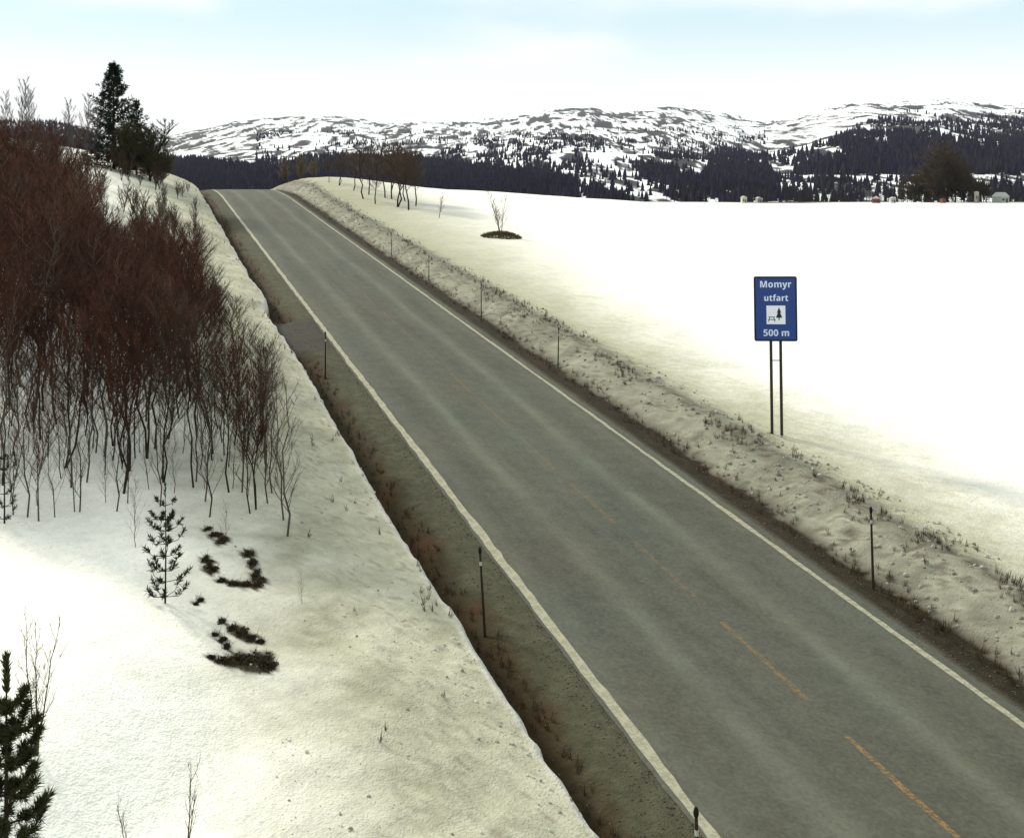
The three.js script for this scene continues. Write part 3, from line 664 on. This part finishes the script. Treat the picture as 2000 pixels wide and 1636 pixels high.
// --- heather and juniper showing through the snow
function heather(label, blobs, seed) {
  const r = rng(seed), G = new GB(true), T = new GB(), c0 = hit(blobs[0][0], blobs[0][1]);
  const root = thing('heather_patch', label, 'heather', at(c0.x, c0.d), 0, 'dark heather patches in the snow');
  for (const [u, v, ru, rv] of blobs) {
    const p = hit(u, v), rx = ru * p.m, rz = rv * p.m * 2.9, cx = p.x - c0.x, cz = -(p.d - c0.d), n = Math.round(260 + 2600 * rx * rz);
    for (let k = 0; k < n; k++) {
      const a = r() * 6.28, q = Math.sqrt(r()), x = cx + Math.cos(a) * q * rx * (0.8 + 0.35 * r()), z = cz + Math.sin(a) * q * rz * (0.8 + 0.35 * r());
      const y = groundY(c0.x + x, c0.d - z) - c0.y - 0.02, h = (0.03 + 0.05 * r() * r()) * (1.15 - q * 0.7); if (q > 0.55 && vnoise((c0.x + x) * 9, (c0.d - z) * 9, 3) < (q - 0.55) * 1.7 - 0.55) continue;
      const o = V((r() - .5) * 1.6, 0.5 + 0.6 * r(), (r() - .5) * 1.6).normalize(), b = V(x, y + h * 0.4 * r(), z), tone = r(), col = tone < 0.4 ? [0.024, 0.022, 0.010] : tone < 0.75 ? [0.044, 0.028, 0.014] : [0.055, 0.05, 0.02];
      G.blade(b, b.clone().addScaledVector(o, h * 1.1), 0.014 + 0.01 * r(), V(r() - .5, (r() - .5) * 0.5, r() - .5).normalize(), col);
    }
    for (let k = 0; k < 14; k++) { const x = cx + (r() - .5) * rx * 1.5, z = cz + (r() - .5) * rz * 1.5, y = groundY(c0.x + x, c0.d - z) - c0.y - 0.02; T.twig(V(x, y, z), V(x + (r() - .5) * .25, y + 0.06 + 0.12 * r(), z + (r() - .5) * .25), 0.005); }
  }
  part('leaves', G.geo(), M.heather, root); part('twigs', T.geo(), M.bark, root);
}

for (const h of HEATHER) heather(...h);

// ------------------------------------------------------------------ right of the road: trees on the shoulder of the field
{
  const T = 'bare trees on the far shoulder of the road';
  const list = [
    [710, 388, 96, 1, 'bare birch pair nearest the road in the row on the far shoulder'], [733, 398, 82, 0, 'thin bare birch second from the road in the row on the far shoulder'],
    [752, 386, 96, 6, 'bare birch in the middle of the row on the far shoulder'], [776, 404, 108, 3, 'leaning twin stemmed birch in the row on the far shoulder'],
    [798, 410, 112, 2, 'straight dark birch at the field end of the row on the far shoulder'], [812, 402, 92, 4, 'pale thin birch just beyond the straight dark one'],
    [690, 372, 72, 5, 'small bare birch on the crest of the far shoulder before the row'], [662, 362, 58, 7, 'low bare birch bush on the crest nearest the road bend'], [642, 356, 46, 8, 'lowest bare bush at the start of the row on the crest'],
    [720, 380, 92, 8, 'bare birch behind the pair nearest the road'], [765, 388, 100, 7, 'bare birch behind the leaning twin stemmed one'],
    [792, 392, 96, 5, 'bare birch behind the straight dark one'],
  ];
  const r = rng(88);
  const hillBirch = [];
  for (let k = 0; k < 4; k++) hillBirch.push(makeBirch('hill_birch', 'tree', birchGeos(360 + k, 5, { nBranch: 34, nTwig: 20, from: 0.3, stems: k === 3 ? 2 : 1, twigR: 0.0105, rad: 0.010, reach: 0.38, spread: 0.75, wave: 0.09 }), M.bark, M.twigGrey, M.twigGrey));
  for (const [u, v, hp, k, label] of list) { const p = hit(u, v, 40, 140); const z = hp * p.m / 5; copyOf(hillBirch[k % 4], label, at(p.x, p.d), r() * 6.28, [z * 1.5, z, z * 1.5], T); }
  const sp = makeBirch('bare_sapling', 'sapling', birchGeos(371, 2, { nBranch: 9, nTwig: 4, from: 0.2, stems: 2, twigR: 0.007, rad: 0.011, reach: 0.3 }), M.barkGrey, M.barkGrey, M.barkGrey);
  const p = hit(857, 426, 40, 140); copyOf(sp, 'thin pale sapling alone on the field slope past the birch row', at(p.x, p.d), 0, 52 * p.m / 2);
  const q = hit(978, 462, 30, 140);
  const tw = makeBirch('bare_shrub', 'shrub', birchGeos(377, 3, { nBranch: 14, nTwig: 6, from: 0.2, stems: 4, twigR: 0.007, rad: 0.0085, reach: 0.28, lean: 0.13 }), M.barkGrey, M.barkGrey, M.barkGrey);
  copyOf(tw, 'bare grey many stemmed shrub growing from the brown mound in the field', at(q.x, q.d), 0.3, 92 * q.m / 3);
  // mound of old grass and heather at its foot
  const rr = rng(91), G = new GB(true), root = thing('grass_mound', 'brown grassy mound free of snow at the foot of the field shrub', 'mound', at(q.x, q.d, 0.05));
  for (let k = 0; k < 1500; k++) {
    const a = rr() * 6.28, w = Math.sqrt(rr()), x = Math.cos(a) * w * 1.35 + 0.05, z = Math.sin(a) * w * 1.15 + 0.3 + x * 0.35, y = groundY(q.x + x, q.d - z) - groundY(q.x, q.d) + 0.3 * (1 - w * w);
    const b = V(x, y - 0.05, z), t = rr(), c = t < 0.4 ? [0.085, 0.05, 0.026] : t < 0.75 ? [0.10, 0.085, 0.035] : [0.045, 0.06, 0.025];
    G.blade(b, b.clone().add(V((rr() - .5) * .3, 0.1 + 0.2 * rr(), (rr() - .5) * .3)), 0.02, V(1, 0, 0.2).normalize(), c);
  }
  part('grass', G.geo(), M.heather, root, { kind: 'stuff' });
  const ob = makeBirch('brown_bush', 'shrub', birchGeos(381, 3, { nBranch: 22, nTwig: 12, from: 0.1, stems: 4, twigR: 0.014, rad: 0.01, reach: 0.4, spread: 0.9 }), M.bark, new THREE.MeshPhysicalMaterial({ specularIntensity: 0.22, color: new THREE.Color().setRGB(0.085, 0.062, 0.03), roughness: 0.9 }), new THREE.MeshStandardMaterial({ color: new THREE.Color().setRGB(0.10, 0.07, 0.03), roughness: 0.9 }));
  for (const [u, hp, dd, label] of [[556, 40, 134, 'ochre brown bush behind the road crest, nearest the road'], [588, 46, 131, 'ochre brown bush behind the road crest, second from the road'], [612, 36, 128, 'ochre brown bush on the crest, on the field side of its pair']]) { const x = (u - 1000) / F * dd; copyOf(ob, label, at(x, dd), dd, hp * dd / F / 3 * 1.15); }
}
// ------------------------------------------------------------------ the far side of the field: dark conifers, brown birches, cabins
{
  const r = rng(131), sp = [];
  for (let k = 0; k < 4; k++) sp.push(makeSpruce(440 + k, 8, { wide: 0.2 + 0.03 * k, tiers: 13, per: 7, gaps: 0.3, stem: 'edge_spruce' }));
  const spots = [];
  for (let u = 1250; u < 2040; ) { const dense = u < 1480 ? 0.35 : u < 1560 ? 0.7 : 1; spots.push([u, dense]); u += (u < 1480 ? 17 : 8.5) * (0.6 + 0.9 * r()) / (0.6 + 0.4 * dense); }
  spots.forEach(([u, dense], i) => {
    const d = 352 + 34 * r(), hp = lerp(22, 46, dense) * (0.65 + 0.6 * r()), x = (u - 1000) / F * d;
    copyOf(sp[i % 4], 'small dark spruce in the tree line at the far edge of the snow field', at(x, d), r() * 6, hp * d / F / 8, 'spruces along the far edge of the field');
  });
  const fb = [];
  for (let k = 0; k < 3; k++) fb.push(makeBirch('field_birch', 'tree', birchGeos(460 + k, 14, { nBranch: 36, nTwig: 24, from: 0.05, stems: 2, twigR: 0.036, rad: 0.008, reach: 0.34, spread: 0.6, wave: 0.1 }), M.bark, M.fieldTwig, M.fieldTwig));
  const us = [1764, 1788, 1806, 1824, 1838, 1850, 1866, 1884, 1905, 1928], hs = [58, 84, 128, 104, 140, 150, 108, 122, 78, 62];
  us.forEach((u, i) => { const d = 349 + 5 * (i % 3), x = (u - 1000) / F * d; copyOf(fb[i % 3], 'tall brown bare tree in the clump at the far edge of the field', at(x, d), i * 1.7, [hs[i] * d / F / 14 * 1.5, hs[i] * d / F / 14 * 0.74, hs[i] * d / F / 14 * 1.5], 'tall bare trees in the brown clump'); });
  const wallM = (c) => new THREE.MeshStandardMaterial({ color: new THREE.Color().setRGB(...c), roughness: 0.9 });
  const snowM = wallM([0.4, 0.39, 0.37]), darkM = wallM([0.03, 0.035, 0.04]);
  const cabin = (u, d, w, dep, h, wall, roofM, label, turn) => {
    const x = (u - 1000) / F * d, c = thing('cabin', label, 'cabin', at(x, d, 0.1), turn);
    c.scale.setScalar(0.7);
    part('wall', new THREE.BoxGeometry(w, h, dep).translate(0, h / 2, 0), wall, c);
    const sh = new THREE.Shape([new THREE.Vector2(-w / 2 - 0.25, h), new THREE.Vector2(0, h + w * 0.34), new THREE.Vector2(w / 2 + 0.25, h)]);
    part('roof', new THREE.ExtrudeGeometry(sh, { depth: dep + 0.5, bevelEnabled: false }).translate(0, 0.01, -dep / 2 - 0.25), roofM, c);
    part('window', new THREE.BoxGeometry(w * 0.26, h * 0.3, 0.1).translate(-w * 0.2, h * 0.55, dep / 2 + 0.02), darkM, c);
    part('door', new THREE.BoxGeometry(w * 0.22, h * 0.7, 0.1).translate(w * 0.22, h * 0.36, dep / 2 + 0.02), darkM, c);
  };
  cabin(1453, 343, 2.1, 2.4, 2.6, wallM([0.46, 0.43, 0.34]), snowM, 'tiny cream hut alone at the far edge of the field', 0.1);
  cabin(1482, 347, 1.9, 2.2, 2.0, wallM([0.34, 0.35, 0.31]), snowM, 'tiny pale grey hut beside the cream hut', 0.2);
  cabin(1712, 342, 3.4, 3.6, 2.0, wallM([0.2, 0.045, 0.035]), snowM, 'small red cabin with snow on its roof at the far edge of the field', -0.3);
  cabin(1744, 344, 2.0, 2.4, 2.0, wallM([0.36, 0.36, 0.35]), snowM, 'tiny grey shed beside the red cabin with the snowy roof', 0);
  cabin(1842, 341, 1.7, 2.0, 1.7, wallM([0.28, 0.05, 0.04]), darkM, 'tiny red shed with a dark roof below the tall brown trees', 0.2);
  cabin(1955, 344, 5.4, 4.5, 2.8, wallM([0.3, 0.31, 0.28]), snowM, 'pale cabin at the end of the far tree line past the brown trees', 0.5);
  cabin(1908, 342, 1.5, 1.5, 4.6, wallM([0.36, 0.31, 0.26]), wallM([0.4, 0.36, 0.32]), 'narrow pale brown tower shed between the brown trees and the pale cabin', 0);
}

// ------------------------------------------------------------------ road sign
{
  const p = hit(1518.5, 850), d = p.d;
  const root = thing('road_sign', 'blue rest area sign with white lettering on two dark posts in the snow field', 'road sign', at(p.x, d), -0.12);
  root.rotation.z = 0.013;
  const W = 82 * p.m, H = 126 * p.m, low = 184 * p.m, postM = new THREE.MeshPhysicalMaterial({ specularIntensity: 0.22, color: new THREE.Color().setRGB(0.045, 0.042, 0.034), roughness: 0.6, metalness: 0.3 });
  for (const sx of [-9.3, 9.3]) {
    const g = new THREE.CylinderGeometry(0.042, 0.042, low + H * 0.85 + 0.5, 14).translate(sx * p.m, (low + H * 0.85 - 0.5) / 2, -0.08);
    const post = part('post', g, postM, root);
    part('post_cap', new THREE.SphereGeometry(0.043, 12, 6, 0, 6.283, 0, 1.5708).translate(sx * p.m, low + H * 0.85, -0.08), postM, post);
    for (const f of [0.2, 0.7]) part('clamp', new THREE.TorusGeometry(0.048, 0.012, 6, 14).rotateX(Math.PI / 2).translate(sx * p.m, low + H * f, -0.08), postM, post);
  }
  part('crossbar', new THREE.CylinderGeometry(0.014, 0.014, 18.6 * p.m, 8).rotateZ(Math.PI / 2).translate(0, low * 0.79, -0.08), postM, root);
  const sh = new THREE.Shape(), rr = 0.06, w2 = W / 2;
  sh.moveTo(-w2 + rr, 0); sh.lineTo(w2 - rr, 0); sh.quadraticCurveTo(w2, 0, w2, rr); sh.lineTo(w2, H - rr); sh.quadraticCurveTo(w2, H, w2 - rr, H); sh.lineTo(-w2 + rr, H); sh.quadraticCurveTo(-w2, H, -w2, H - rr); sh.lineTo(-w2, rr); sh.quadraticCurveTo(-w2, 0, -w2 + rr, 0);
  part('board', new THREE.ExtrudeGeometry(sh, { depth: 0.03, bevelEnabled: true, bevelSize: 0.006, bevelThickness: 0.006, bevelSegments: 1 }).translate(0, low, -0.03), new THREE.MeshPhysicalMaterial({ specularIntensity: 0.22, color: new THREE.Color().setRGB(0.02, 0.03, 0.06), roughness: 0.5, metalness: 0.4 }), root);
  const c = document.createElement('canvas'); c.width = 512; c.height = 784; const g = c.getContext('2d');
  g.fillStyle = '#123a80'; g.fillRect(0, 0, 512, 784);
  g.fillStyle = '#d9e2ee'; g.textAlign = 'center'; g.textBaseline = 'alphabetic';
  g.font = 'bold 112px sans-serif'; g.fillText('Momyr', 256, 132, 400);
  g.font = 'bold 104px sans-serif'; g.fillText('utfart', 262, 296, 360);
  g.fillStyle = '#eceef4'; g.fillRect(146, 352, 226, 226);
  g.fillStyle = '#0a0c0c';                                           // spruce and bench pictogram
  g.beginPath(); g.moveTo(296, 372); g.lineTo(322, 440); g.lineTo(310, 440); g.lineTo(334, 500); g.lineTo(302, 500); g.lineTo(302, 530); g.lineTo(290, 530); g.lineTo(290, 500); g.lineTo(258, 500); g.lineTo(282, 440); g.lineTo(270, 440); g.closePath(); g.fill();
  g.strokeStyle = '#3b3340'; g.lineWidth = 9; g.beginPath(); g.moveTo(168, 492); g.lineTo(248, 492); g.moveTo(186, 492); g.lineTo(170, 550); g.moveTo(230, 492); g.lineTo(246, 550); g.moveTo(162, 522); g.lineTo(254, 522); g.stroke();
  g.fillStyle = '#d3dcea'; g.font = 'bold 112px sans-serif'; g.fillText('500 m', 262, 722, 400);
  const tex = new THREE.CanvasTexture(c); tex.colorSpace = THREE.SRGBColorSpace;
  const fg = new THREE.ShapeGeometry(new THREE.Shape([new THREE.Vector2(-w2 + 0.045, 0.045), new THREE.Vector2(w2 - 0.045, 0.045), new THREE.Vector2(w2 - 0.045, H - 0.045), new THREE.Vector2(-w2 + 0.045, H - 0.045)]));
  const uv = fg.attributes.uv, ps = fg.attributes.position; for (let i = 0; i < uv.count; i++) uv.setXY(i, (ps.getX(i) + w2) / W, ps.getY(i) / H);
  part('sign_face', fg.translate(0, low, 0.0085), new THREE.MeshStandardMaterial({ map: tex, roughness: 0.45 }), root);
}

// ------------------------------------------------------------------ snow poles
{
  const wood = new THREE.MeshPhysicalMaterial({ specularIntensity: 0.22, color: new THREE.Color().setRGB(0.030, 0.026, 0.014), roughness: 0.8 }), tape = new THREE.MeshStandardMaterial({ color: new THREE.Color().setRGB(0.42, 0.43, 0.36), roughness: 0.35 }), capM = new THREE.MeshPhysicalMaterial({ specularIntensity: 0.22, color: new THREE.Color().setRGB(0.012, 0.012, 0.01), roughness: 0.7 });
  const pole = new THREE.Group(); pole.userData = { category: 'snow pole', stem: 'snow_pole' };
  part('stake', new THREE.CylinderGeometry(0.02, 0.03, 2.0, 10).translate(0, 0.7, 0), wood, pole);
  part('reflector', new THREE.CylinderGeometry(0.0245, 0.025, 0.07, 10).translate(0, 1.42, 0), tape, pole);
  part('top_cap', new THREE.SphereGeometry(0.034, 10, 8).scale(1, 2.2, 1).translate(0, 1.66, 0), capM, pole);
  const list = [
    [13.5, -4.0, 1.0, 0.03, 'snow pole in the ditch at the bottom edge of the picture'],
    [21.4, -4.16, 1.0, 0.06, 'dark snow pole in the near ditch whose tip crosses the white edge line'],
    [40.4, -4.1, 1.0, 0.0, 'distant snow pole in the near ditch just before the side access'],
    [23.1, 3.9, 1.0, 0.03, 'tall dark snow pole at the foot of the dirty berm across the road, nearest there'],
    [41.6, 4.25, 0.9, -0.02, 'snow pole on the far side among grass tufts, second along the berm'],
    [51, 4.25, 0.9, 0.0, 'thin snow pole on the far side, third along the berm'],
    [60.5, 4.3, 0.8, 0.0, 'thin snow pole on the far side, fourth along the berm'],
    [69.5, 4.3, 0.8, 0.02, 'faint snow pole on the far side, farthest up the road'],
  ];
  for (const [d, s, k, tilt, label] of list) { const x = xOf(s, d), o = copyOf(pole, label, at(x, d, 0.03), 0, k, 'snow poles along the road'); o.rotation.z = tilt; }
}
// ------------------------------------------------------------------ dead grass, snow clods and stones
{
  const r = rng(201), G = new GB();
  for (let k = 0; k < 11; k++) { const a = r() * 6.28, b = V((r() - .5) * .08, 0, (r() - .5) * .08), tip = b.clone().add(V(Math.cos(a) * 0.12 * r(), 0.12 + 0.16 * r(), Math.sin(a) * 0.12 * r())); G.blade(b, tip, 0.006, V(Math.sin(a), 0, Math.cos(a))); }
  const geo = G.geo(), list = [], dm = new THREE.Object3D();
  for (let k = 0; k < 60000 && list.length < 2600; k++) {
    const d = 12 * Math.pow(9.5, r()), q = r(); let s, c;
    if (q < 0.55) { s = 4.3 + 2.0 * r(); if (r() > 0.1 + 0.9 * Math.exp(-Math.pow((s - 5.55) / 0.45, 2))) continue; if (r() < 0.35 || fbm(d * 1.3, s * 1.5, 2, 231) < 0.04) continue; }
    else if (q < 0.75) { s = -4.0 - 0.9 * r(); if (r() < 0.72 || crossing(d) > 0.1) continue; }
    else if (q < 0.85) { s = 3.8 + 0.6 * r(); if (r() < 0.6) continue; }
    else { s = -5.1 - 4.5 * r() * r(); if (r() < 0.88 || fbm(d * 1.1, s, 2, 233) < 0.15) continue; }
    const x = xOf(s, d); list.push([x, groundY(x, d), d, 0.45 + 0.6 * r(), r()]);
  }
  const im = new THREE.InstancedMesh(geo, new THREE.MeshPhysicalMaterial({ specularIntensity: 0.22, color: new THREE.Color().setRGB(0.085, 0.06, 0.03), roughness: 0.95, side: THREE.DoubleSide }), list.length);
  im.name = 'dead_grass'; im.userData = { kind: 'stuff', label: 'brown dead grass poking through the dirty snow beside the road', category: 'grass' };
  list.forEach(([x, y, d, k, t], i) => { dm.position.set(x, y - 0.02, -d); dm.rotation.set(0.3 * (t - .5), t * 40, 0.3 * (hash(i, 1) - .5)); dm.scale.setScalar(k); dm.updateMatrix(); im.setMatrixAt(i, dm.matrix); im.setColorAt(i, new THREE.Color().setRGB(0.4 + 0.8 * t, 0.4 + 0.75 * t, 0.4 + 0.7 * t)); });
  im.castShadow = im.receiveShadow = true; scene.add(im);
}
{
  const g = new THREE.IcosahedronGeometry(1, 1), p = g.attributes.position;
  for (let i = 0; i < p.count; i++) { const k = 0.75 + 0.4 * hash(Math.round(p.getX(i) * 50), Math.round(p.getY(i) * 50) + Math.round(p.getZ(i) * 77), 5); p.setXYZ(i, p.getX(i) * k, p.getY(i) * k * 0.75, p.getZ(i) * k); }
  g.computeVertexNormals();
  const r = rng(211), list = [], dm = new THREE.Object3D();
  for (let k = 0; k < 60000 && list.length < 5600; k++) {
    const d = 11.5 * Math.pow(9, r()), q = r(); let s, dirt;
    if (q < 0.5) { s = 4.25 + 2.4 * r(); dirt = r() < 0.25 ? 0.28 : 0.56; if (fbm(d * 0.9, s, 2, 241) < -0.15) continue; }
    else { s = -5.1 - 3.6 * Math.pow(r(), 1.6); dirt = r() < 0.2 ? 0.4 : 0.78; if (r() < 0.45) continue; if (fbm(d * 0.8, s, 2, 242) < -0.1) continue; }
    const x = xOf(s, d); list.push([x, groundY(x, d), d, 0.009 + 0.03 * Math.pow(r(), 5) * (q < 0.5 ? 1.7 : 0.8), dirt * (0.8 + 0.4 * r())]);
  }
  const im = new THREE.InstancedMesh(g, new THREE.MeshStandardMaterial({ color: new THREE.Color().setRGB(0.62, 0.6, 0.48), roughness: 0.95 }), list.length);
  im.name = 'snow_clods'; im.userData = { kind: 'stuff', label: 'lumps of dirty ploughed snow scattered on the roadside banks', category: 'snow' };
  list.forEach(([x, y, d, k, t], i) => { dm.position.set(x, y + k * 0.2, -d); dm.rotation.set(hash(i, 1) * 6, hash(i, 2) * 6, 0); dm.scale.setScalar(k); dm.updateMatrix(); im.setMatrixAt(i, dm.matrix); im.setColorAt(i, new THREE.Color().setRGB(t, t * 0.985, t * 0.95)); });
  im.castShadow = im.receiveShadow = true; scene.add(im);
}
{
  const g = new THREE.IcosahedronGeometry(1, 0), p = g.attributes.position;
  for (let i = 0; i < p.count; i++) { const k = 0.7 + 0.5 * hash(Math.round(p.getX(i) * 50), Math.round(p.getY(i) * 50) + Math.round(p.getZ(i) * 77), 6); p.setXYZ(i, p.getX(i) * k, p.getY(i) * k * 0.7, p.getZ(i) * k); }
  g.computeVertexNormals();
  const r = rng(251), list = [], dm = new THREE.Object3D();
  for (let k = 0; k < 9000; k++) {
    const d = 12 * Math.pow(4.5, r()), left = r() < 0.7, s = left ? -3.12 - 1.4 * r() * r() : 3.32 + 0.8 * r(), x = xOf(s, d);
    list.push([x, groundY(x, d), d, 0.006 + 0.016 * Math.pow(r(), 4), r()]);
  }
  const im = new THREE.InstancedMesh(g, new THREE.MeshPhysicalMaterial({ specularIntensity: 0.22, color: new THREE.Color().setRGB(0.105, 0.1, 0.075), roughness: 0.95 }), list.length);
  im.name = 'gravel'; im.userData = { kind: 'stuff', label: 'loose grey gravel on the road shoulders', category: 'gravel' };
  list.forEach(([x, y, d, k, t], i) => { dm.position.set(x, y + k * 0.2, -d); dm.rotation.set(hash(i, 5) * 6, hash(i, 6) * 6, 0); dm.scale.setScalar(k); dm.updateMatrix(); im.setMatrixAt(i, dm.matrix); im.setColorAt(i, new THREE.Color().setRGB(0.5 + t, 0.5 + t, 0.5 + 0.95 * t)); });
  im.castShadow = im.receiveShadow = true; scene.add(im);
}

renderer.render(scene, camera);
